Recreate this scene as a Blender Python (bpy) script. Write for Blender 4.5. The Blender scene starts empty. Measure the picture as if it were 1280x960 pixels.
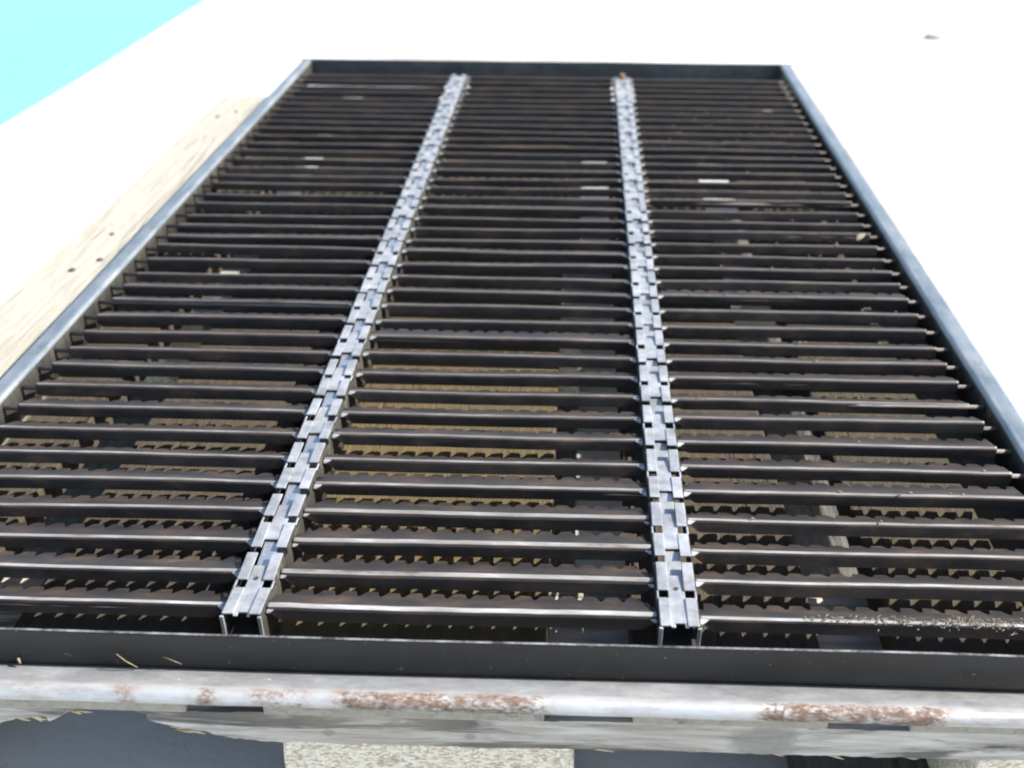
import bpy, bmesh, math, random
from mathutils import Vector, Matrix, noise as mnoise
random.seed(7)
D = bpy.data
sc = bpy.context.scene
COL = sc.collection

# ------------------------------------------------------------------ helpers
def new_mat(name):
    m = D.materials.new(name); m.use_nodes = True
    nt = m.node_tree; nt.nodes.clear()
    out = nt.nodes.new('ShaderNodeOutputMaterial')
    b = nt.nodes.new('ShaderNodeBsdfPrincipled')
    nt.links.new(b.outputs[0], out.inputs[0])
    return m, nt, b

class N:
    """small wrapper for building node trees"""
    def __init__(s, nt): s.nt = nt
    def node(s, t, **kw):
        n = s.nt.nodes.new(t)
        for k, v in kw.items(): setattr(n, k, v)
        return n
    def link(s, a, b): s.nt.links.new(a, b)
    def val(s, sock, v):
        if hasattr(v, 'is_output'): s.link(v, sock)
        else: sock.default_value = v
    def coord(s, kind='Object'):
        return s.node('ShaderNodeTexCoord').outputs[kind]
    def mapping(s, vec, scale=(1, 1, 1), loc=(0, 0, 0)):
        n = s.node('ShaderNodeMapping'); s.link(vec, n.inputs[0])
        n.inputs['Scale'].default_value = scale; n.inputs['Location'].default_value = loc
        return n.outputs[0]
    def noise(s, vec, scale, detail=6, rough=.6, dist=0):
        n = s.node('ShaderNodeTexNoise'); s.link(vec, n.inputs['Vector'])
        n.inputs['Scale'].default_value = scale; n.inputs['Detail'].default_value = detail
        n.inputs['Roughness'].default_value = rough; n.inputs['Distortion'].default_value = dist
        return n.outputs[0]
    def ramp(s, fac, stops):
        n = s.node('ShaderNodeValToRGB'); s.link(fac, n.inputs[0])
        e = n.color_ramp.elements
        while len(e) < len(stops): e.new(.5)
        for q, (p, c) in zip(e, stops):
            q.position = p
            q.color = (c, c, c, 1) if not isinstance(c, (tuple, list)) else (*c, 1)
        return n.outputs[0]
    def mix(s, fac, a, b, mode='MIX'):
        n = s.node('ShaderNodeMix', data_type='RGBA', blend_type=mode)
        s.val(n.inputs[0], fac)
        for sock, v in ((n.inputs[6], a), (n.inputs[7], b)):
            if isinstance(v, (tuple, list)): sock.default_value = (*v, 1)
            else: s.link(v, sock)
        return n.outputs[2]
    def math(s, op, a, b=0, c=0):
        n = s.node('ShaderNodeMath', operation=op)
        for i, v in enumerate((a, b, c)): s.val(n.inputs[i], v)
        return n.outputs[0]
    def bump(s, h, strength, dist=.002):
        n = s.node('ShaderNodeBump'); s.link(h, n.inputs['Height'])
        n.inputs['Strength'].default_value = strength; n.inputs['Distance'].default_value = dist
        return n.outputs[0]
    def xyz(s, vec):
        n = s.node('ShaderNodeSeparateXYZ'); s.link(vec, n.inputs[0]); return n.outputs
    def rnd(s): return s.node('ShaderNodeObjectInfo').outputs['Random']

class MB:
    """collects shapes and links them as ONE mesh object"""
    def __init__(s): s.bm = bmesh.new()
    def box(s, x0, x1, y0, y1, z0, z1, mi=0):
        v = [s.bm.verts.new((x, y, z)) for x in (x0, x1) for y in (y0, y1) for z in (z0, z1)]
        for q in ((0, 1, 3, 2), (4, 6, 7, 5), (0, 4, 5, 1), (2, 3, 7, 6), (0, 2, 6, 4), (1, 5, 7, 3)):
            f = s.bm.faces.new([v[i] for i in q]); f.material_index = mi
        return v
    def prism(s, prof, axis, a, b, mi=0, steps=1, wob=None):
        """prof: closed outline (2D) swept along axis ('X' or 'Y') from a to b"""
        rings = []
        for k in range(steps + 1):
            t = a + (b - a) * k / steps
            r = []
            for (p, q) in prof:
                w = wob(t, p, q) if wob else (0, 0)
                r.append(s.bm.verts.new((t, p + w[0], q + w[1]) if axis == 'X' else (p + w[0], t, q + w[1])))
            rings.append(r)
        n = len(prof); fs = []
        for k in range(steps):
            for i in range(n):
                j = (i + 1) % n
                f = s.bm.faces.new((rings[k][i], rings[k][j], rings[k + 1][j], rings[k + 1][i])); f.material_index = mi; fs.append(f)
        for r in (rings[0], rings[-1]):
            f = s.bm.faces.new(r); f.material_index = mi
        return fs
    def tube(s, pts, r, n=8, mi=0):
        pts = [Vector(p) for p in pts]; rings = []
        for i, p in enumerate(pts):
            d = (pts[min(i + 1, len(pts) - 1)] - pts[max(i - 1, 0)]).normalized()
            a = d.orthogonal().normalized(); b = d.cross(a)
            rr = r[i] if isinstance(r, (list, tuple)) else r
            rings.append([s.bm.verts.new(p + rr * (math.cos(6.2832 * k / n) * a + math.sin(6.2832 * k / n) * b)) for k in range(n)])
        for k in range(len(rings) - 1):
            for i in range(n):
                j = (i + 1) % n
                f = s.bm.faces.new((rings[k][i], rings[k][j], rings[k + 1][j], rings[k + 1][i])); f.smooth = True; f.material_index = mi
        for rg in (rings[0], rings[-1]): s.bm.faces.new(rg).material_index = mi
    def build(s, name, mats, parent=None, origin=(0, 0, 0), bevel=0, seg=2, smooth=False):
        bmesh.ops.recalc_face_normals(s.bm, faces=s.bm.faces)
        o = Vector(origin)
        for v in s.bm.verts: v.co -= o
        me = D.meshes.new(name); s.bm.to_mesh(me); s.bm.free()
        for m in (mats if isinstance(mats, (list, tuple)) else [mats]): me.materials.append(m)
        if smooth:
            for p in me.polygons: p.use_smooth = True
        ob = D.objects.new(name, me); COL.objects.link(ob)
        ob.location = o - (WORLD.get(parent.name, Vector()) if parent else Vector())
        WORLD[ob.name] = o.copy()
        if parent: ob.parent = parent
        if bevel:
            b = ob.modifiers.new('bevel', 'BEVEL'); b.width = bevel; b.segments = seg
            b.limit_method = 'ANGLE'; b.angle_limit = math.radians(35); b.harden_normals = False
        return ob
WORLD = {}          # world position of every object's origin

def thing(name, label, cat, loc, group=None):
    o = D.objects.new(name, None); COL.objects.link(o)
    o.location = loc; o.empty_display_size = .05
    WORLD[o.name] = Vector(loc)
    return tag(o, label, cat, group)
def tag(o, label=None, cat=None, group=None, kind=None):
    if label: o['label'] = label
    if cat: o['category'] = cat
    if group: o['group'] = group
    if kind: o['kind'] = kind
    return o

# ------------------------------------------------------------------ dimensions (metres)
PITCH = .028; NS = 40
XL0, XL1 = -.4187, -.4041            # left side bar
XR0, XR1 = .2984, .3160              # right side bar
YF, YB = -.0285, 1.1687              # outer faces of front and rear bars
ZT = .0043                           # top of the frame
ZD = -.0255                          # top of the pallet deck
ZG = -.180                           # ground
RAILS = ((-.1833, -.1613), (.0506, .0726))
RY0, RY1 = -.0125, 1.088
BASE = Vector((-.05, .57, ZD))

# ------------------------------------------------------------------ materials
def mat_slat_body():
    m, nt, b = new_mat('oily_dark_steel'); n = N(nt)
    c = n.coord('Object'); r = n.rnd()
    off = n.node('ShaderNodeCombineXYZ'); n.link(n.math('MULTIPLY', r, 37.), off.inputs[1])
    v = n.node('ShaderNodeVectorMath', operation='ADD'); n.link(c, v.inputs[0]); n.link(off.outputs[0], v.inputs[1]); v = v.outputs[0]
    n1 = n.noise(n.mapping(v, (1, 2.5, 2.5)), 30, 8, .65)
    col = n.ramp(n1, [(.3, (.021, .019, .018)), (.5, (.034, .029, .026)), (.64, (.070, .046, .031)), (.8, (.15, .10, .062))])
    col = n.mix(n.math('MULTIPLY', r, .45), col, (.030, .020, .015))
    n.link(col, b.inputs['Base Color'])
    b.inputs['Metallic'].default_value = .25
    n.link(n.ramp(n1, [(.3, .42), (.75, .72)]), b.inputs['Roughness'])
    n.link(n.bump(n.noise(v, 260, 4), .25, .0006), b.inputs['Normal'])
    return m
def mat_lip():
    m, nt, b = new_mat('worn_steel_edge'); n = N(nt)
    c = n.coord('Object'); r = n.rnd()
    off = n.node('ShaderNodeCombineXYZ'); n.link(n.math('MULTIPLY', r, 53.), off.inputs[1])
    v = n.node('ShaderNodeVectorMath', operation='ADD'); n.link(c, v.inputs[0]); n.link(off.outputs[0], v.inputs[1]); v = v.outputs[0]
    n1 = n.noise(n.mapping(v, (1, 6, 6)), 22, 8, .7)
    # sun sheen painted in: lips bright at the near end, darker towards the far end
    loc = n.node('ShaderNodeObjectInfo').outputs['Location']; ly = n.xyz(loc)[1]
    near_sheen = n.ramp(ly, [(0., .76), (.10, .46), (.22, .23), (.5, .16), (.75, .07), (1., .03)])
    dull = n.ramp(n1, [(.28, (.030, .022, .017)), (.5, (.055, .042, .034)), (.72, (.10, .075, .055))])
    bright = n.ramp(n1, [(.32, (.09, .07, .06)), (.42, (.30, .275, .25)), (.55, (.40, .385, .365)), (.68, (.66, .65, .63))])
    col = n.mix(near_sheen, dull, bright)
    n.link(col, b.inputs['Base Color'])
    b.inputs['Metallic'].default_value = .2
    n.link(n.ramp(n1, [(.3, .6), (.7, .40)]), b.inputs['Roughness'])
    n.link(n.bump(n.noise(n.mapping(v, (1, 8, 8)), 160, 4), .3, .0005), b.inputs['Normal'])
    return m
def mat_rail():
    m, nt, b = new_mat('galvanised_sheet'); n = N(nt)
    v = n.coord('Object')
    n1 = n.noise(v, 45, 8, .7); n2 = n.noise(n.mapping(v, (6, 1, 1)), 60, 5)
    col = n.ramp(n1, [(.30, (.20, .21, .215)), (.48, (.34, .34, .34)), (.66, (.52, .515, .51))])
    dirt = n.ramp(n.noise(n.mapping(v, (1, 1, 1), (3, 1, 2)), 85, 8, .75), [(.56, 0.), (.72, .75)])
    col = n.mix(dirt, col, (.15, .12, .09))
    n.link(col, b.inputs['Base Color'])
    b.inputs['Metallic'].default_value = .5
    n.link(n.ramp(n2, [(.3, .30), (.7, .50)]), b.inputs['Roughness'])
    n.link(n.bump(n.noise(v, 110, 5), .15, .001), b.inputs['Normal'])
    return m
def mat_shiny():
    m, nt, b = new_mat('bright_zinc_strip'); n = N(nt)
    v = n.coord('Object')
    n1 = n.noise(v, 60, 7, .7)
    n.link(n.ramp(n1, [(.3, (.42, .44, .45)), (.7, (.66, .67, .68))]), b.inputs['Base Color'])
    b.inputs['Metallic'].default_value = .8
    n.link(n.ramp(n1, [(.3, .18), (.7, .38)]), b.inputs['Roughness'])
    n.link(n.bump(n.noise(v, 90, 4), .12, .001), b.inputs['Normal'])
    return m
def mat_bar():
    m, nt, b = new_mat('weathered_zinc_bar'); n = N(nt)
    v = n.coord('Object')
    n1 = n.noise(n.mapping(v, (1, .3, 1)), 60, 8, .7); n2 = n.noise(n.mapping(v, (3, .15, 3)), 130, 6, .7)
    col = n.ramp(n1, [(.3, (.15, .175, .19)), (.5, (.24, .265, .28)), (.72, (.33, .345, .35))])
    sc_ = n.ramp(n2, [(.62, 0.), (.70, .7)])
    col = n.mix(sc_, col, (.34, .34, .33))
    dirt = n.ramp(n.noise(v, 38, 8, .75), [(.58, 0.), (.72, .7)])
    col = n.mix(dirt, col, (.14, .115, .085))
    n.link(col, b.inputs['Base Color'])
    b.inputs['Metallic'].default_value = .62
    n.link(n.ramp(n1, [(.3, .34), (.7, .52)]), b.inputs['Roughness'])
    n.link(n.bump(n.noise(v, 70, 5), .22, .0012), b.inputs['Normal'])
    return m
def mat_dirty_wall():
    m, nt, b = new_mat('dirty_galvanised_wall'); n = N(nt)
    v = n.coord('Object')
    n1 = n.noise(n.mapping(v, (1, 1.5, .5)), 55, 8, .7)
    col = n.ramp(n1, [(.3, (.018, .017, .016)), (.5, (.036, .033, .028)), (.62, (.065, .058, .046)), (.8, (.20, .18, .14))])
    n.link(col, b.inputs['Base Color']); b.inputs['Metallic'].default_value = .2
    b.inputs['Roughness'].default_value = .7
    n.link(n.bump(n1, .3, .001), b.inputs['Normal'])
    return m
def mat_dark_plate(k=1., name='blackened_steel_plate'):
    m, nt, b = new_mat(name); n = N(nt)
    v = n.coord('Object')
    n1 = n.noise(n.mapping(v, (1, 1, 2)), 26, 8, .7)
    col = n.ramp(n1, [(.3, (.011 * k, .0115 * k, .012 * k)), (.6, (.021 * k, .0215 * k, .0215 * k)), (.8, (.036 * k, .033 * k, .030 * k))])
    sp = n.ramp(n.noise(v, 330, 3, .5), [(.70, 0.), (.76, 1.)])
    col = n.mix(n.math('MULTIPLY', sp, .45), col, (.30, .27, .23))
    n.link(col, b.inputs['Base Color']); b.inputs['Metallic'].default_value = .35
    n.link(n.ramp(n1, [(.3, .30), (.7, .50)]), b.inputs['Roughness'])
    n.link(n.bump(n.noise(v, 90, 5), .12, .001), b.inputs['Normal'])
    return m
def mat_edge():
    m, nt, b = new_mat('bare_plate_edge'); n = N(nt)
    n1 = n.noise(n.coord('Object'), 90, 6, .7)
    n.link(n.ramp(n1, [(.40, (.06, .055, .05)), (.62, (.32, .31, .30))]), b.inputs['Base Color'])
    b.inputs['Metallic'].default_value = .5; b.inputs['Roughness'].default_value = .5
    return m
def mat_flange():
    """bare steel flange with rust patches where the coating has gone along its rolled edge"""
    m, nt, b = new_mat('rust_patched_flange'); n = N(nt)
    v = n.coord('Object'); X, Y, Z = n.xyz(v)
    fine = n.noise(n.mapping(v, (1, 2, 2)), 95, 10, .75)
    mask = None
    for x0, x1, k in ((-.166, -.128, .75), (-.121, -.003, .95), (.098, .200, 1.), (-.231, -.222, .8), (-.188, -.180, .9), (-.285, -.262, .35), (.215, .28, .35), (.03, .05, .2)):
        c, h = (x0 + x1) / 2 - BASE.x, (x1 - x0) / 2
        d = n.math('ABSOLUTE', n.math('SUBTRACT', X, c))
        q = n.node('ShaderNodeMapRange', interpolation_type='SMOOTHSTEP'); n.link(d, q.inputs[0])
        q.inputs[1].default_value = h + .010; q.inputs[2].default_value = max(h - .012, 0); q.inputs[3].default_value = 0; q.inputs[4].default_value = k
        mask = q.outputs[0] if mask is None else n.math('MAXIMUM', mask, q.outputs[0])
    # only on the rolled outer edge
    e = n.node('ShaderNodeMapRange', interpolation_type='SMOOTHSTEP'); n.link(Y, e.inputs[0])
    e.inputs[1].default_value = -.0385 - BASE.y; e.inputs[2].default_value = -.0425 - BASE.y
    mask = n.math('MULTIPLY', mask, e.outputs[0])
    fine2 = n.noise(n.mapping(v, (1, 2, 2), (3, 3, 3)), 300, 6, .7)
    th = n.math('SUBTRACT', n.math('ADD', n.math('MULTIPLY', mask, .55), n.math('ADD', n.math('MULTIPLY', fine, .9), n.math('MULTIPLY', fine2, .9))), 1.27)
    rust = n.node('ShaderNodeMapRange'); n.link(th, rust.inputs[0]); rust.inputs[1].default_value = 0; rust.inputs[2].default_value = .24
    rust = rust.outputs[0]
    steel = n.ramp(n.noise(n.mapping(v, (1, 3, 3)), 40, 7, .7), [(.3, (.20, .21, .22)), (.55, (.31, .315, .32)), (.78, (.42, .42, .42))])
    chip = n.ramp(n.noise(n.mapping(v, (1, 1.6, 1.6), (5, 0, 1)), 130, 8, .7, 1.), [(.66, 0.), (.69, 1.)])
    steel = n.mix(n.math('MULTIPLY', e.outputs[0], .55), steel, (.56, .56, .55))  # rolled edge lightened: its sunlit highlight put into the colour
    grime = n.ramp(n.noise(n.mapping(v, (.6, 2, 2), (7, 0, 0)), 34, 9, .75), [(.48, 0.), (.72, .7)])
    steel = n.mix(grime, steel, (.17, .15, .13))
    pink = n.math('MULTIPLY', mask, n.ramp(fine, [(.40, 0.), (.56, .7)]))
    steel = n.mix(pink, steel, (.26, .17, .125))
    steel = n.mix(chip, steel, (.52, .51, .50))
    rc = n.ramp(n.noise(v, 140, 6, .7), [(.3, (.055, .034, .025)), (.5, (.125, .078, .053)), (.7, (.21, .15, .112))])
    n.link(n.mix(rust, steel, rc), b.inputs['Base Color'])
    n.link(n.math('MULTIPLY', n.math('SUBTRACT', 1., n.math('MAXIMUM', rust, chip)), .35), b.inputs['Metallic'])
    n.link(n.math('ADD', .42, n.math('MULTIPLY', rust, .45)), b.inputs['Roughness'])
    n.link(n.bump(n.math('ADD', fine, rust), .35, .0008), b.inputs['Normal'])
    return m
def mat_wood(name, axis, light, dark, knots=(), warm=(.30, .19, .09), warm_amt=.35, seed=0, tint=None, crack_amt=.65, crack_at=.34):
    """weathered softwood, grain along axis; knots: (centre xyz in object space, radius)"""
    m, nt, b = new_mat(name); n = N(nt)
    v = n.coord('Object'); r = n.rnd()
    off = n.node('ShaderNodeCombineXYZ'); n.link(n.math('MULTIPLY', r, 11.), off.inputs[2])
    va = n.node('ShaderNodeVectorMath', operation='ADD'); n.link(v, va.inputs[0]); n.link(off.outputs[0], va.inputs[1]); w = va.outputs[0]
    s = (.08, 1, 1) if axis == 'X' else (1, .08, 1)
    g = n.noise(n.mapping(w, s, (seed, 0, 0)), 170, 9, .72, .6)
    g2 = n.noise(n.mapping(w, s, (seed + 4, 2, 0)), 38, 5, .6, 1.2)
    broad = n.noise(w, 9, 4, .6)
    col = n.ramp(g, [(.36, tuple(c * .8 for c in dark)), (.50, tuple((a + c) / 2 for a, c in zip(light, dark))), (.63, light)])
    crack = n.ramp(g2, [(crack_at, 1.), (crack_at + .05, 0.)])
    col = n.mix(n.math('MULTIPLY', crack, crack_amt), col, tuple(c * .35 for c in dark))
    col = n.mix(n.math('MULTIPLY', n.ramp(broad, [(.42, 0.), (.65, 1.)]), warm_amt), col, warm)
    for (kx, ky, kz), rad in knots:
        vm = n.node('ShaderNodeVectorMath', operation='SUBTRACT'); n.link(v, vm.inputs[0]); vm.inputs[1].default_value = (kx, ky, kz)
        q = n.mapping(vm.outputs[0], (1, 1, 1.25) if axis == 'X' else (1.3, 1, 1))
        ln = n.node('ShaderNodeVectorMath', operation='LENGTH'); n.link(q, ln.inputs[0])
        d = n.math('ADD', ln.outputs['Value'], n.math('MULTIPLY', n.math('SUBTRACT', n.noise(v, 60, 5), .5), rad * 1.6))
        k = n.node('ShaderNodeMapRange'); n.link(d, k.inputs[0]); k.inputs[1].default_value = rad * 1.25; k.inputs[2].default_value = rad * .80
        ring = n.math('SINE', n.math('MULTIPLY', d, 42 / rad * .45))
        kc = n.mix(n.math('MULTIPLY_ADD', ring, .10, n.math('MULTIPLY', g, .9)), tuple(c * .8 for c in dark), tuple((a + c) * .4 for a, c in zip(light, dark)))
        col = n.mix(k.outputs[0], col, kc)
    if tint:           # dark amber tone on the boards that lie under the sieve
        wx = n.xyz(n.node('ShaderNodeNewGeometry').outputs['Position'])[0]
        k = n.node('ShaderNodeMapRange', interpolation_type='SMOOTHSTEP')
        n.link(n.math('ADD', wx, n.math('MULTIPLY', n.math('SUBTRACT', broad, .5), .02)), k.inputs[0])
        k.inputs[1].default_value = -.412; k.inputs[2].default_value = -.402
        st = n.mix(g, tint[0], tint[1])
        st = n.mix(n.ramp(n.noise(w, 14, 5, .65), [(.40, 0.), (.62, .8)]), st, tint[2])
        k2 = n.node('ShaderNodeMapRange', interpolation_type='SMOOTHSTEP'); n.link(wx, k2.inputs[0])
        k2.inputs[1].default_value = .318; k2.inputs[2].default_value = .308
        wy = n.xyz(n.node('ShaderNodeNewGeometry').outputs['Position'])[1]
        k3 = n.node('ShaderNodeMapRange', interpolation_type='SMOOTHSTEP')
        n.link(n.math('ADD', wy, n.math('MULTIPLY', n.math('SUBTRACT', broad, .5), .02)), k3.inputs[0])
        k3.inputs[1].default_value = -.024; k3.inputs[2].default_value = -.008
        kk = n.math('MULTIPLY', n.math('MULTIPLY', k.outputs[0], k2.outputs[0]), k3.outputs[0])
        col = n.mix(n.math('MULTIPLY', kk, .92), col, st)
    n.link(col, b.inputs['Base Color']); b.inputs['Roughness'].default_value = .82
    b.inputs['Specular IOR Level'].default_value = .25
    n.link(n.bump(n.math('SUBTRACT', g, n.math('MULTIPLY', crack, .6)), .9, .0025), b.inputs['Normal'])
    return m
def mat_chipblock():
    m, nt, b = new_mat('pressed_chip_block'); n = N(nt)
    v = n.coord('Object')
    vo = n.node('ShaderNodeTexVoronoi'); n.link(n.mapping(v, (1, 1, 1.8)), vo.inputs['Vector']); vo.inputs['Scale'].default_value = 420
    n1 = n.noise(v, 240, 6, .7)
    hs = n.xyz(vo.outputs['Color'])[0]
    col = n.ramp(hs, [(.1, (.46, .38, .27)), (.45, (.66, .58, .46)), (.8, (.78, .72, .60))])
    col = n.mix(n.ramp(n1, [(.30, .7), (.44, 0.)]), col, (.20, .14, .09))
    n.link(col, b.inputs['Base Color']); b.inputs['Roughness'].default_value = .9
    n.link(n.bump(n.math('ADD', n1, vo.outputs['Distance']), .4, .002), b.inputs['Normal'])
    return m
def mat_concrete():
    m, nt, b = new_mat('pale_concrete'); n = N(nt)
    v = n.coord('Object')
    n1 = n.noise(v, 3.5, 8, .6); n2 = n.noise(v, 140, 6, .7)
    col = n.ramp(n1, [(.3, (.47, .465, .45)), (.7, (.55, .545, .53))])
    col = n.mix(n.ramp(n2, [(.30, .5), (.42, 0.)]), col, (.36, .35, .33))
    tint = n.ramp(n.noise(n.mapping(v, (1, 1, 1), (2.3, .7, 0)), 1.6, 7, .62), [(.50, 0.), (.68, 1.)])  # scattered dust stains
    col = n.mix(n.math('MULTIPLY', tint, .9), col, (.325, .31, .272))
    n.link(col, b.inputs['Base Color']); b.inputs['Roughness'].default_value = .85
    n.link(n.bump(n2, .3, .002), b.inputs['Normal'])
    return m
def mat_turquoise():
    m, nt, b = new_mat('turquoise_floor_paint'); n = N(nt)
    v = n.coord('Object')
    n1 = n.noise(v, 2.2, 6, .6)
    n.link(n.ramp(n1, [(.3, (.135, .60, .63)), (.7, (.15, .64, .67))]), b.inputs['Base Color'])
    b.inputs['Roughness'].default_value = .6
    n.link(n.bump(n.noise(v, 120, 5), .15, .002), b.inputs['Normal'])
    return m
def mat_plain(name, col, rough=.7, metal=0, var=.35, scale=120):
    m, nt, b = new_mat(name); n = N(nt)
    n1 = n.noise(n.coord('Object'), scale, 5, .65)
    n.link(n.ramp(n1, [(.3, tuple(c * (1 - var) for c in col)), (.7, tuple(min(c * (1 + var), .9) for c in col))]), b.inputs['Base Color'])
    b.inputs['Roughness'].default_value = rough; b.inputs['Metallic'].default_value = metal
    return m

M_BODY, M_LIP, M_RAIL, M_DWALL = mat_slat_body(), mat_lip(), mat_rail(), mat_dirty_wall()
M_BAR = mat_bar(); M_SHINY = mat_shiny()
M_PLATE, M_EDGE, M_FLANGE = mat_dark_plate(.7), mat_edge(), mat_flange()
def deck_mat(name, tint):
    return mat_wood(name, 'Y', (.385, .36, .305), (.345, .318, .262), warm=(.33, .295, .23), warm_amt=.4, tint=tint, crack_amt=.12)
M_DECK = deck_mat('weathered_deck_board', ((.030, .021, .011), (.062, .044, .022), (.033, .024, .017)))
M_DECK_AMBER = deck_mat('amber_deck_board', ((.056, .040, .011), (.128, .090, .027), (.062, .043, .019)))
M_BOTTOM = mat_wood('dark_bottom_board', 'Y', (.13, .13, .12), (.06, .06, .055), warm=(.11, .09, .06), warm_amt=.4)
M_STRING = mat_wood('grey_weathered_board', 'X', (.44, .44, .42), (.22, .22, .21),
                    knots=(((.11 + .085, -.55 - .05, .0), .0001),), warm=(.36, .33, .27), warm_amt=.3)
M_BARK = mat_plain('splintered_wood', (.50, .40, .24), .85, 0, .4, 160)
M_CHIP, M_CONC, M_TURQ = mat_chipblock(), mat_concrete(), mat_turquoise()
M_STRAW = mat_plain('dry_straw', (.22, .175, .105), .6, 0, .35, 300)
M_HUSK = mat_plain('dry_husk', (.20, .165, .115), .8, 0, .6, 260)
M_RUSTY = mat_plain('rusty_nut', (.20, .12, .055), .7, .2, .4, 300)
M_NAIL = mat_plain('dark_nail', (.07, .055, .045), .6, .5, .3, 300)

# ------------------------------------------------------------------ setting
g = MB(); s = 40
vs = [g.bm.verts.new((x, y, ZG)) for x, y in ((-s, -s), (s, -s), (s, s), (-s, s))]
g.bm.faces.new(vs)
tag(g.build('ground', M_CONC), 'sun bleached pale concrete ground all round the pallet', 'ground', kind='structure')
p = MB()
edge = []
for k in range(60):
    y = -6 + k * .35
    edge.append((-1.034 + .012 * (y - 2) + .006 * mnoise.noise(Vector((y * 2, 0, 0))), y))
top = [p.bm.verts.new((x, y, ZG + .004)) for x, y in edge]
far = [p.bm.verts.new((-9, y, ZG + .004)) for x, y in edge]
for k in range(len(edge) - 1): p.bm.faces.new((top[k], top[k + 1], far[k + 1], far[k]))
tag(p.build('painted_floor', M_TURQ), 'turquoise painted floor beyond the pale concrete strip', 'floor', kind='structure')

# ------------------------------------------------------------------ pallet
PB = Vector((-.085, .52, ZG))
pal = thing('wooden_pallet', 'weathered wooden pallet under the steel sieve, splintered along its front edge', 'pallet', PB)
PY0, PY1 = -.0330, 1.075
TH = .0235
def board(name, x0, x1, y0, y1, z0, z1, mat, axis='Y', bev=.0015):
    m = MB(); st = 24
    sd = random.random() * 50
    if axis == 'Y':
        prof = [(x0, z0), (x1, z0), (x1, z1), (x0, z1)]
        m.prism(prof, 'Y', y0, y1, steps=st, wob=lambda t, p, q: (.0012 * mnoise.noise(Vector((t * 6, p * 9, sd))), .0006 * mnoise.noise(Vector((t * 5, p * 11, q + sd)))))
    else:
        prof = [(y0, z0), (y1, z0), (y1, z1), (y0, z1)]
        m.prism(prof, 'X', x0, x1, steps=st, wob=lambda t, p, q: (.0012 * mnoise.noise(Vector((t * 6, p * 9, sd))), .0008 * mnoise.noise(Vector((t * 7, p * 11, q + sd)))))
    c = ((x0 + x1) / 2, (y0 + y1) / 2, (z0 + z1) / 2)
    return m.build(name, mat, pal, c, bevel=bev)
DECK = ((-.512, -.354), (-.3105, -.2036), (-.1614, -.0097), (.0377, .1422), (.1855, .3405))
boards = [board('deck_board', a, b, PY0 + random.uniform(0, .002), PY1 + random.uniform(-.006, .004), ZD - TH, ZD, M_DECK_AMBER if i == 2 else M_DECK) for i, (a, b) in enumerate(DECK)]
for (x, y, r) in ((-.4905, .9679, .0032), (-.472, .9911, .0026), (-.4747, .561, .0024), (-.4616, .4981, .0032), (-.4786, .4734, .0034)):
    m = MB(); m.tube([(x, y, ZD - .004), (x, y, ZD + .0008), (x, y, ZD + .0014)], [r, r, r * .7], 10)
    m.build('nail_head', M_NAIL, boards[0], (x, y, ZD))
# front cross board with its splintered lower edge
ZS0, ZS1 = ZD - 2 * TH - .002, ZD - TH - .0004
low = [(-.512, -.0725), (-.42, -.073), (-.3409, -.0713), (-.3126, -.0676), (-.2984, -.0649), (-.2839, -.0615), (-.2829, -.0645), (-.2755, -.0595), (-.2648, -.0562), (-.2513, -.0556), (-.2383, -.0568),
       (-.2274, -.0600), (-.2271, -.0632), (-.2150, -.0655), (-.2004, -.0685), (-.1788, -.0735), (-.1566, -.0758), (-.1342, -.0755), (-.0628, -.075), (.0081, -.0742), (.0433, -.0737), (.1308, -.0735), (.2519, -.0725), (.3405, -.072)]
def lowz(x):
    for (a, za), (b, zb) in zip(low, low[1:]):
        if a <= x <= b: return za + (zb - za) * (x - a) / (b - a)
    return low[-1][1]
m = MB()
xs = sorted(set([q[0] for q in low] + [-.512 + .8525 * k / 520 for k in range(521)]))
rows = []
for x in xs:
    z0 = lowz(x) + .0009 * mnoise.noise(Vector((x * 160, 0, 3))) + .0012 * mnoise.noise(Vector((x * 38, 0, 8))) + .0005 * mnoise.noise(Vector((x * 420, 1, 3))); w = .0009 * mnoise.noise(Vector((x * 12, 5, 0)))
    wane = max(0, (z0 + .0715) / .016)
    zt = ZS1 - max(0, .0016 * mnoise.noise(Vector((x * 40, 9, 1))) + .0010 * mnoise.noise(Vector((x * 130, 9, 4))))
    rows.append([m.bm.verts.new(c) for c in ((x, .077, ZS1), (x, -.0305 + w, zt), (x, -.0305 + w - .0004, z0 + .003 + .004 * wane * (1 + mnoise.noise(Vector((x * 45, 2, 2))))), (x, -.0275 + w + .004 * wane, z0), (x, .004 + .03 * wane, z0 - .012 * min(wane, .4)), (x, .077, ZS0))])
for a, b in zip(rows, rows[1:]):
    for i in range(6):
        j = (i + 1) % 6
        f = m.bm.faces.new((a[i], a[j], b[j], b[i]))
        xm = a[0].co.x
        wb = mnoise.noise(Vector((xm * 22, 3, 3)))
        f.material_index = 1 if (i == 2 and (-.335 < xm < -.268 or -.218 < xm < -.165)) or (i == 1 and wb > .30 and xm < -.16 and False) else 0
for r in (rows[0], rows[-1]): m.bm.faces.new(r)
for k in range(26):
    x = random.choice((random.uniform(-.335, -.262), random.uniform(-.225, -.175), random.uniform(-.30, .30)))
    z = lowz(x) + random.uniform(0, .004); L = random.uniform(.002, .007); y = -.0298 - random.uniform(0, .0006)
    dz = random.uniform(-.0014, .0006)
    m.tube([(x - L, y + .0006, z - dz * .3 + .0006), (x, y, z + .0004), (x + L * .8, y - .0004, z + dz)], [.0003, .0008, .00015], 5, 1)
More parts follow.
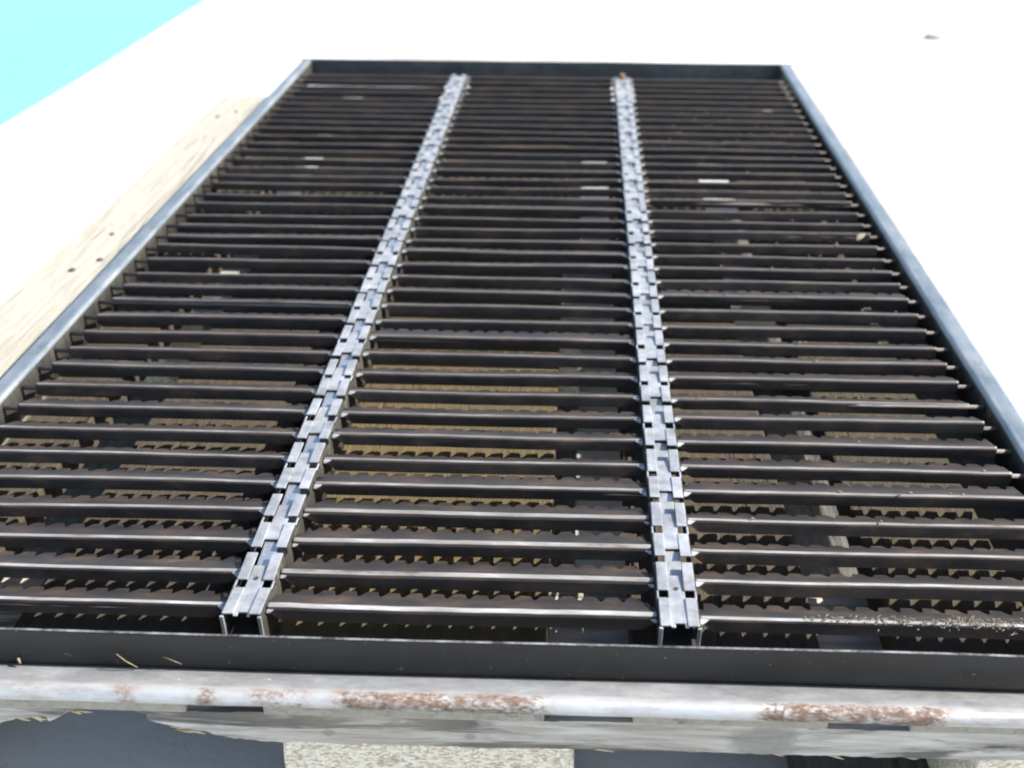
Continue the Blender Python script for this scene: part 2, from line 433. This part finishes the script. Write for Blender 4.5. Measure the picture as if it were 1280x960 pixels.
def mat_front_board():
    return mat_wood('grey_front_board', 'X', (.60, .56, .50), (.30, .275, .245),
                    knots=(((.1105 - PB.x, -.03 - .023, -.0615 + .0605), .0155), ((-.128 - PB.x, -.03 - .023, -.064 + .0605), .004), ((-.05 - PB.x, -.053, -.003), .003)), warm=(.40, .34, .26), warm_amt=.45, seed=2, crack_amt=.9, crack_at=.40)
fb = m.build('cross_board', [mat_front_board(), M_BARK], pal, (PB.x, .023, -.0605))
tag(fb, 'cross board with a splintered, wane lower edge')
for y in (.47, .967): board('cross_board', -.512, .3405, y, y + .107, ZS0, ZS1, M_STRING, 'X')
BX = ((-.512, -.405), (-.1600, .0065), (.2335, .3405)); BYs = ((-.021, .086), (.47, .577), (.967, 1.074))
ZB1 = ZS0 - .0005; ZB0 = ZG + .0245
for i, (a, b) in enumerate(BX):
    for (c, d) in BYs:
        m = MB(); m.box(a, b, c, d, ZB0, ZB1)
        bmesh.ops.subdivide_edges(m.bm, edges=m.bm.edges[:], cuts=7, use_grid_fill=True)
        for v in m.bm.verts: v.co += .0016 * mnoise.noise_vector(v.co * 60)
        m.build('block', M_CHIP, pal, ((a + b) / 2, (c + d) / 2, (ZB0 + ZB1) / 2), bevel=.002)
    board('bottom_board', a if i < 2 else .150, b, PY0 + .004, (PY1 - .002) if i < 2 else .985, ZG + .001, ZB0 - .0005, M_BOTTOM)  # right board's extra dark width added to hide sunlit ground, shortened for far glints

# ------------------------------------------------------------------ the sieve
sv = thing('steel_sieve', 'long dark steel louvre sieve with two perforated rails, lying on the wooden pallet', 'sieve', BASE)

# side bars: narrow folded channels with a rounded top
def side_bar(x0, x1, inner):
    m = MB(); w = x1 - x0; R = .0036
    prof = [(x0, ZD + .0004), (x1, ZD + .0004)]
    for k in range(9):
        a = math.pi / 2 * k / 8; prof.append((x1 - R + R * math.cos(a), ZT - R + R * math.sin(a)))
    for k in range(9):
        a = math.pi / 2 * (1 + k / 8); prof.append((x0 + R + R * math.cos(a), ZT - R + R * math.sin(a)))
    sd = x0 * 100
    fs = m.prism(prof, 'Y', YF + .0002, YB - .0002, steps=90,
                 wob=lambda t, p, q: (.0007 * mnoise.noise(Vector((t * 4, sd, 0))), .0005 * mnoise.noise(Vector((t * 7, sd, 4)))))
    for f in fs:
        f.smooth = True
        c = f.calc_center_median()
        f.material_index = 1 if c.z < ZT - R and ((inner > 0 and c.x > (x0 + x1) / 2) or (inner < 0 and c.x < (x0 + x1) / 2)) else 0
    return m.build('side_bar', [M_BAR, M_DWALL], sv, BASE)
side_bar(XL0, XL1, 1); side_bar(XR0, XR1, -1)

def end_bar(name, yo, sgn):
    """dark upright plate (outer face at yo) and an outward flange with a rolled edge; sgn -1 faces the front"""
    m = MB(); yi = yo - sgn * .0024
    a, b = XL0 - .001, XR1 + .001
    for k, fs in enumerate([m.prism([(yo, ZD + .0056), (yi, ZD + .0056), (yi, ZT + .0003), (yo, ZT + .0003)], 'X', a, b, steps=90,
                  wob=lambda t, p, q: (.0008 * mnoise.noise(Vector((t * 5, yo * 9, 0))), (.0006 if q > 0 else 0) * mnoise.noise(Vector((t * 8, yo, 4)))))]):
        for f in fs:
            if f.calc_center_median().z > ZT - .001: f.material_index = 1
    o = m.build(name, [M_PLATE if sgn < 0 else mat_dark_plate(5., 'greyed_steel_plate'), M_EDGE], sv, BASE, bevel=.0005, seg=1)
    m = MB(); R = .0042; ye = yo + sgn * .0195; zb, zt = ZD + .0006, ZD + .0060
    yk = yo - sgn * .0115
    prof = [(yk, zb), (yk, zb + .0016), (yi, zb + .0020), (yi, zt), (yo + sgn * .009, zt)]
    # the flange swells into a rolled lip
    cy, cz, R = ye - sgn * .0046, ZD + .0022, .0046
    for k in range(13):
        t = math.radians(95 - 185 * k / 12); prof.append((cy + sgn * R * math.cos(t), cz + R * math.sin(t)))
    prof.append((cy - sgn * .004, zb - .0000))
    prof = [(y, max(z, ZD + .0004) if (y - PY0) * sgn < .0008 else z) for y, z in prof]
    fs = m.prism(prof, 'X', a, b, steps=160, wob=lambda t, p, q: ((.0005 if abs(p - yo) > .01 else 0) * mnoise.noise(Vector((t * 30, 2, 0))), 0))
    for f in fs: f.smooth = True
    fo = m.build('flange', M_FLANGE, o, BASE)
    return o, fo
fb_, ff_ = end_bar('front_bar', YF, -1)
tag(ff_, 'bare steel flange with brown rust patches along its rolled edge')
end_bar('rear_bar', YB, 1)

# perforated rails: inverted channel, notched lips, a centre strip that steps up and down
def make_rail(x0, x1, seed, deep):
    m = MB(); w = x1 - x0; T = .0011; zt = .0034
    rr = random.Random(seed)
    def X(f): return x0 + w * f
    def plate(fx0, fx1, y0, y1, za, zb, mi=0):     # sloping little sheet from (y0, za) to (y1, zb)
        v = [m.bm.verts.new((X(f), y, z + d)) for f in (fx0, fx1) for (y, z) in ((y0, za), (y1, zb)) for d in (-T, 0)]
        for q in ((0, 1, 3, 2), (4, 6, 7, 5), (0, 4, 5, 1), (2, 3, 7, 6), (0, 2, 6, 4), (1, 5, 7, 3)): m.bm.faces.new([v[i] for i in q]).material_index = mi
    # side walls, their top edge cut by the open notches
    for sx in (0, 1):
        xa, xb = (x0, x0 + T) if sx == 0 else (x1 - T, x1)
        k = 0; y = RY0
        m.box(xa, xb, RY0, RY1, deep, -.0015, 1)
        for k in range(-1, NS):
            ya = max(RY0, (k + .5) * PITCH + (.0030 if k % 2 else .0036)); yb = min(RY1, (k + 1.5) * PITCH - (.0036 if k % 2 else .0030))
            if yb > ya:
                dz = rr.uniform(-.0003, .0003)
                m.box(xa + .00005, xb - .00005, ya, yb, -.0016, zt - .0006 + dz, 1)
    for k in range(-1, NS):
        ya = max(RY0, (k + .5) * PITCH + .0031); yb = min(RY1, (k + 1.5) * PITCH - .0031)
        if yb <= ya: continue
        dz = rr.uniform(-.0003, .0003); t = rr.uniform(-.0007, .0007)
        far_high = .0010 if k % 2 == 0 else -.0003            # each wide plate laps over the next one
        for fa, fb2 in ((.03, .31), (.69, .97)):
            plate(fa, fb2, ya, yb, zt + dz + t, zt + dz - t + far_high * .5)
    for xa, xb in ((x0 - .0002, x0 + .0019), (x1 - .0019, x1 + .0002)):      # folded rim round the open near end
        m.box(xa, xb, RY0 - .0004, RY0 + .0010, -.0150, zt - .0002)
    # narrow bridges outside the closed (odd) notches
    for k in range(0, NS - 1):
        yc = (k + .5) * PITCH
        if k % 2 == 0 and yc < RY1 - .005:
            for fa, fb2 in ((.0, .055), (.945, 1.)): plate(fa, fb2, yc - .0035, yc + .0035, zt - .0009, zt - .0009)
    # centre strip
    HI, LO = zt - .0013, zt - .0042
    y = RY0
    m_hi = []
    for k in range(0, NS, 2):
        yo = (k + .5) * PITCH                                   # even index: high strip spans this notch
        ya, yb = yo - .62 * PITCH, yo + .60 * PITCH
        if k == 0: ya = RY0 + .0042
        yb2 = min(yb, RY1)
        e = rr.uniform(-.0003, .0003)
        plate(.29, .71, ya, yb2, HI + e + .0007, HI + e - .0007)
        if k == 0:                                              # full-width plate at the open end
            for fa, fb2 in ((.29, .40), (.63, .71)): plate(fa, fb2, RY0 + .0014, ya + .0004, HI + .0006, HI + .0006)
            m.box(x0 + T, x1 - T, RY0 + .004, .030, -.0150, -.0140, 1); m.box(x0 + T, x1 - T, .0290, .0300, -.0140, .0, 1)  # dark plates added inside so the open end stays black
        yc, yd = yb, min(yo + 2 * PITCH - .62 * PITCH, RY1)
        if yd > yc: plate(.29, .71, yc, yd, LO - .0012 + e, LO + .0014 + e, 2)
    o = m.build('rail', [M_RAIL, M_DWALL, M_SHINY if seed == 0 else M_RAIL], sv, (X(.5), (RY0 + RY1) / 2, zt), bevel=.00035, seg=2)
    # round hole in the centre strip near the open end, seen as a dark plug
    h = MB(); yh = .0190
    h.tube([(X(.5), yh, HI - .004), (X(.5), yh, HI + .00035)], .0013, 12)
    h.build('hole', M_NAIL, o, (X(.5), yh, HI))
    return o
rails = [make_rail(a, b, i, (-.0253, -.0115)[i]) for i, (a, b) in enumerate(RAILS)]
n_ = MB(); xc = sum(RAILS[1]) / 2
n_.tube([(xc, RY1 - .002, .0005), (xc, RY1 - .002, .0085)], .0042, 6)
n_.build('nut', M_RUSTY, rails[1], (xc, RY1, .003), bevel=.0006)

# slats: pivot rod with three toothed louvre blades
TOOTH = .0122
def blade_mesh(xa, xb, y0, seed, endl, endr):
    m = MB(); bm = m.bm
    rr = random.Random(seed)
    xs = []; ph = rr.random() * TOOTH; nper = 8
    k0 = int((xb - xa) / TOOTH * nper)
    xs = [xa + (xb - xa) * k / k0 for k in range(k0 + 1)]
    grid = []
    for x in xs:
        u = ((x - xa + ph) / TOOTH) % 1.0
        tri = abs(u - .5) * 2                       # 0 middle of tooth .. 1 notch
        sh = min(1, max(0, (.86 - tri) / .34)); sh = sh * sh * (3 - 2 * sh)
        d = min((x - xa) if endl else 9, (xb - x) if endr else 9)
        tap = min(1, max(0, (d - .001) / .007))     # the web is cut back at its ends
        wv = .0009 * mnoise.noise(Vector((x * 9, seed * 1.37, 0))) + .0003 * mnoise.noise(Vector((x * 50, seed, 3))); wz = .0008 * mnoise.noise(Vector((x * 10, seed * 1.7, 7)))
        yt = .0128 + (.0058 + .0014 * mnoise.noise(Vector((x * 75, seed * 2.3, 5)))) * sh
        if d < .004: yt = .0060 + .001 * d / .004
        prof = [(-.0024, -.0025 - .0057 * tap), (-.0019, -.0013), (-.0012, -.0001), (0., .0003), (.0010, .0000), (.0018, -.0007), (.0095, -.0036), (yt, -.0036 - (yt - .0095) * .40)]
        grid.append([bm.verts.new((x, y0 + y + wv, z + wz)) for y, z in prof])
    for a, b in zip(grid, grid[1:]):
        for i in range(7):
            f = bm.faces.new((a[i], a[i + 1], b[i + 1], b[i]))
            f.material_index = 1 if 2 <= i <= 3 else 0; f.smooth = 1 <= i <= 4
    for x, sg, g, on in ((xa, 1, grid[0], endl), (xb, -1, grid[-1], endr)):     # bent corner tabs
        if not on: continue
        c = g[2].co
        q = [bm.verts.new((x + sg * .0055, c.y, c.z - .0003)), bm.verts.new((x + sg * .0003, c.y, c.z)), bm.verts.new((x + sg * .0003, c.y - .0034, c.z - .0010)), bm.verts.new((x + sg * .0016, c.y - .0032, c.z - .0010))]
        bm.faces.new(q).material_index = 2
    me_o = m
    return me_o
EX0, EX1 = -.3920, .2868
SEC = ((EX0, RAILS[0][0] - .0004), (RAILS[0][1] + .0004, RAILS[1][0] - .0004), (RAILS[1][1] + .0004, EX1))
for k in range(NS):
    y = k * PITCH
    rm = MB(); rm.tube([(XL1 + .0002, y + .0006, -.0035), (XR0 - .0002, y + .0006, -.0035)], .0017, 8)
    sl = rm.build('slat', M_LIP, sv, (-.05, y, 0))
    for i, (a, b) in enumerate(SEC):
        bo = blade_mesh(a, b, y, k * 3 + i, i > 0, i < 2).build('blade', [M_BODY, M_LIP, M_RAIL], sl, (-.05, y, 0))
        md = bo.modifiers.new('thickness', 'SOLIDIFY'); md.thickness = .0009; md.offset = 1 if False else -1
        bo.rotation_euler = (math.radians(random.gauss(0, 2.6)), math.radians(random.gauss(0, .16)), math.radians(random.gauss(0, .16)))
        bo.location.z += random.gauss(0, .0004)

# ------------------------------------------------------------------ loose chaff
def straw(pts, r, label):
    m = MB(); m.tube(pts, r, 6)
    return tag(m.build('straw', M_STRAW, None, pts[0]), label, 'straw')
yp = YF - .0013
straw([(-.2345, yp - .0004, -.0085), (-.2300, yp - .0012, -.0128), (-.2250, yp - .0006, -.0178)], .00027, 'thin bent straw stuck on the dark front bar, near its left end')
straw([(-.2100, yp, -.0102), (-.2050, yp - .0010, -.0114), (-.2010, yp, -.0152)], .00016, 'fine curled straw wisp on the dark front bar below the left rail')
m = MB(); m.tube([(-.2885, yp, -.0140), (-.2875, yp - .001, -.0170)], [.0008, .0004], 6)
tag(m.build('seed', M_STRAW, None, (-.288, yp, -.0155)), 'single pale seed stuck on the dark front bar far left', 'seed')
m = MB(); L = Vector((.2738, .5182, .0028))
pts = [(-.006, -.002, 0), (-.003, .002, .0015), (.002, .0026, .002), (.007, .0008, .0008), (.003, -.002, .0014), (-.002, -.0026, .0008)]
m.bm.faces.new([m.bm.verts.new(Vector(q) + L) for q in pts])
lo = m.build('leaf_scrap', M_HUSK, None, L); md = lo.modifiers.new('t', 'SOLIDIFY'); md.thickness = .0005
lo.rotation_euler = (.35, -.2, .5)
tag(lo, 'pale curled scrap of dry leaf lying on the slats near the right side bar', 'leaf')
# husks caught on the nearest slat at the right
m = MB(); rr = random.Random(3)
for k in range(400):
    x = .126 + (EX1 - .130) * (rr.random() ** .62); dens = (x - .12) / .16
    y = rr.gauss(.0006 - .001 * dens, .0010 + .0024 * dens); z = .0004 + rr.random() * .0012 * (.3 + dens) - max(0, abs(y) - .003) * .5
    L = rr.uniform(.0006, .0022) * rr.choice((.6, .8, 1, 1.5)); a = rr.gauss(0, .8); d = Vector((math.cos(a), math.sin(a), rr.uniform(-.3, .5))) * L
    c = Vector((x, y, z)); m.tube([c - d * .6, c, c + d * .6], [.0001, .00034, .0001], 4)
for k in range(70):         # a few loose bits further up the same bay
    i = rr.randint(2, 33); x = .085 + .19 * rr.random() ** .7; c = Vector((x, i * PITCH + rr.uniform(-.001, .002), .0012))
    L = rr.uniform(.0010, .0032); a = rr.gauss(0, .7); d = Vector((math.cos(a), math.sin(a), 0)) * L
    m.tube([c - d * .6, c + Vector((0, 0, .0003)), c + d * .6], [.0002, .0006, .0002], 4)
tag(m.build('chaff', M_HUSK, None, (.2, 0, 0)), 'crumbly pale chaff caught along the nearest slat at right', 'chaff', kind='stuff')
m = MB(); bmesh.ops.create_icosphere(m.bm, subdivisions=2, radius=.016)
for v in m.bm.verts: v.co = Vector((v.co.x * 1.5, v.co.y, v.co.z * .5)) * (1 + .25 * mnoise.noise(v.co * 90)) + Vector((.849, 2.18, ZG + .006))
tag(m.build('pebble', mat_plain('beige_pebble', (.36, .33, .28)), None, (.849, 2.18, ZG)), 'small beige pebble alone on the concrete behind the sieve', 'pebble')

# ------------------------------------------------------------------ light
tx, ty, tz = 1.15, .06, 1.0
d = Vector((tx, ty, tz)).normalized()
elev = math.asin(d.z); az = math.atan2(d.x, d.y)            # azimuth clockwise from +Y
w = D.worlds.new('World'); sc.world = w; w.use_nodes = True
nt = w.node_tree; nt.nodes.clear()
o = nt.nodes.new('ShaderNodeOutputWorld'); bg = nt.nodes.new('ShaderNodeBackground'); sk = nt.nodes.new('ShaderNodeTexSky')
sk.sky_type = 'NISHITA'; sk.sun_disc = False; sk.sun_elevation = elev; sk.sun_rotation = az
bg.inputs[1].default_value = .10
nt.links.new(sk.outputs[0], bg.inputs[0]); nt.links.new(bg.outputs[0], o.inputs[0])
sl = D.lights.new('sun', 'SUN'); sl.energy = 4.2; sl.angle = math.radians(.5); sl.color = (1, .955, .88)
so = D.objects.new('sun', sl); COL.objects.link(so)
so.rotation_euler = (-d).to_track_quat('-Z', 'Y').to_euler(); so.location = d * 5

# ------------------------------------------------------------------ camera
pit, yaw, rol = .54267, -.031099, .0041843
f = Vector((math.sin(yaw) * math.cos(pit), math.cos(yaw) * math.cos(pit), -math.sin(pit)))
r = f.cross(Vector((0, 0, 1))).normalized(); u = r.cross(f)
r2 = math.cos(rol) * r + math.sin(rol) * u; u2 = -math.sin(rol) * r + math.cos(rol) * u
cam = D.cameras.new('camera'); co = D.objects.new('camera', cam); COL.objects.link(co)
co.matrix_world = Matrix(((r2.x, u2.x, -f.x, .003629), (r2.y, u2.y, -f.y, -.417065), (r2.z, u2.z, -f.z, .395886), (0, 0, 0, 1)))
cam.sensor_width = 36; cam.lens = 36 * 1300 / 1280; cam.shift_x = (640 - 684.475) / 1280
cam.clip_start = .01; cam.clip_end = 200
cam.dof.use_dof = True; cam.dof.focus_distance = .62; cam.dof.aperture_fstop = 8
sc.camera = co

vs = sc.view_settings
vs.view_transform = 'Standard'; vs.look = 'None'; vs.exposure = 1.55; vs.gamma = 1; vs.use_curve_mapping = False
sc.cycles.filter_width = 2.0
sc.cycles.max_bounces = 10
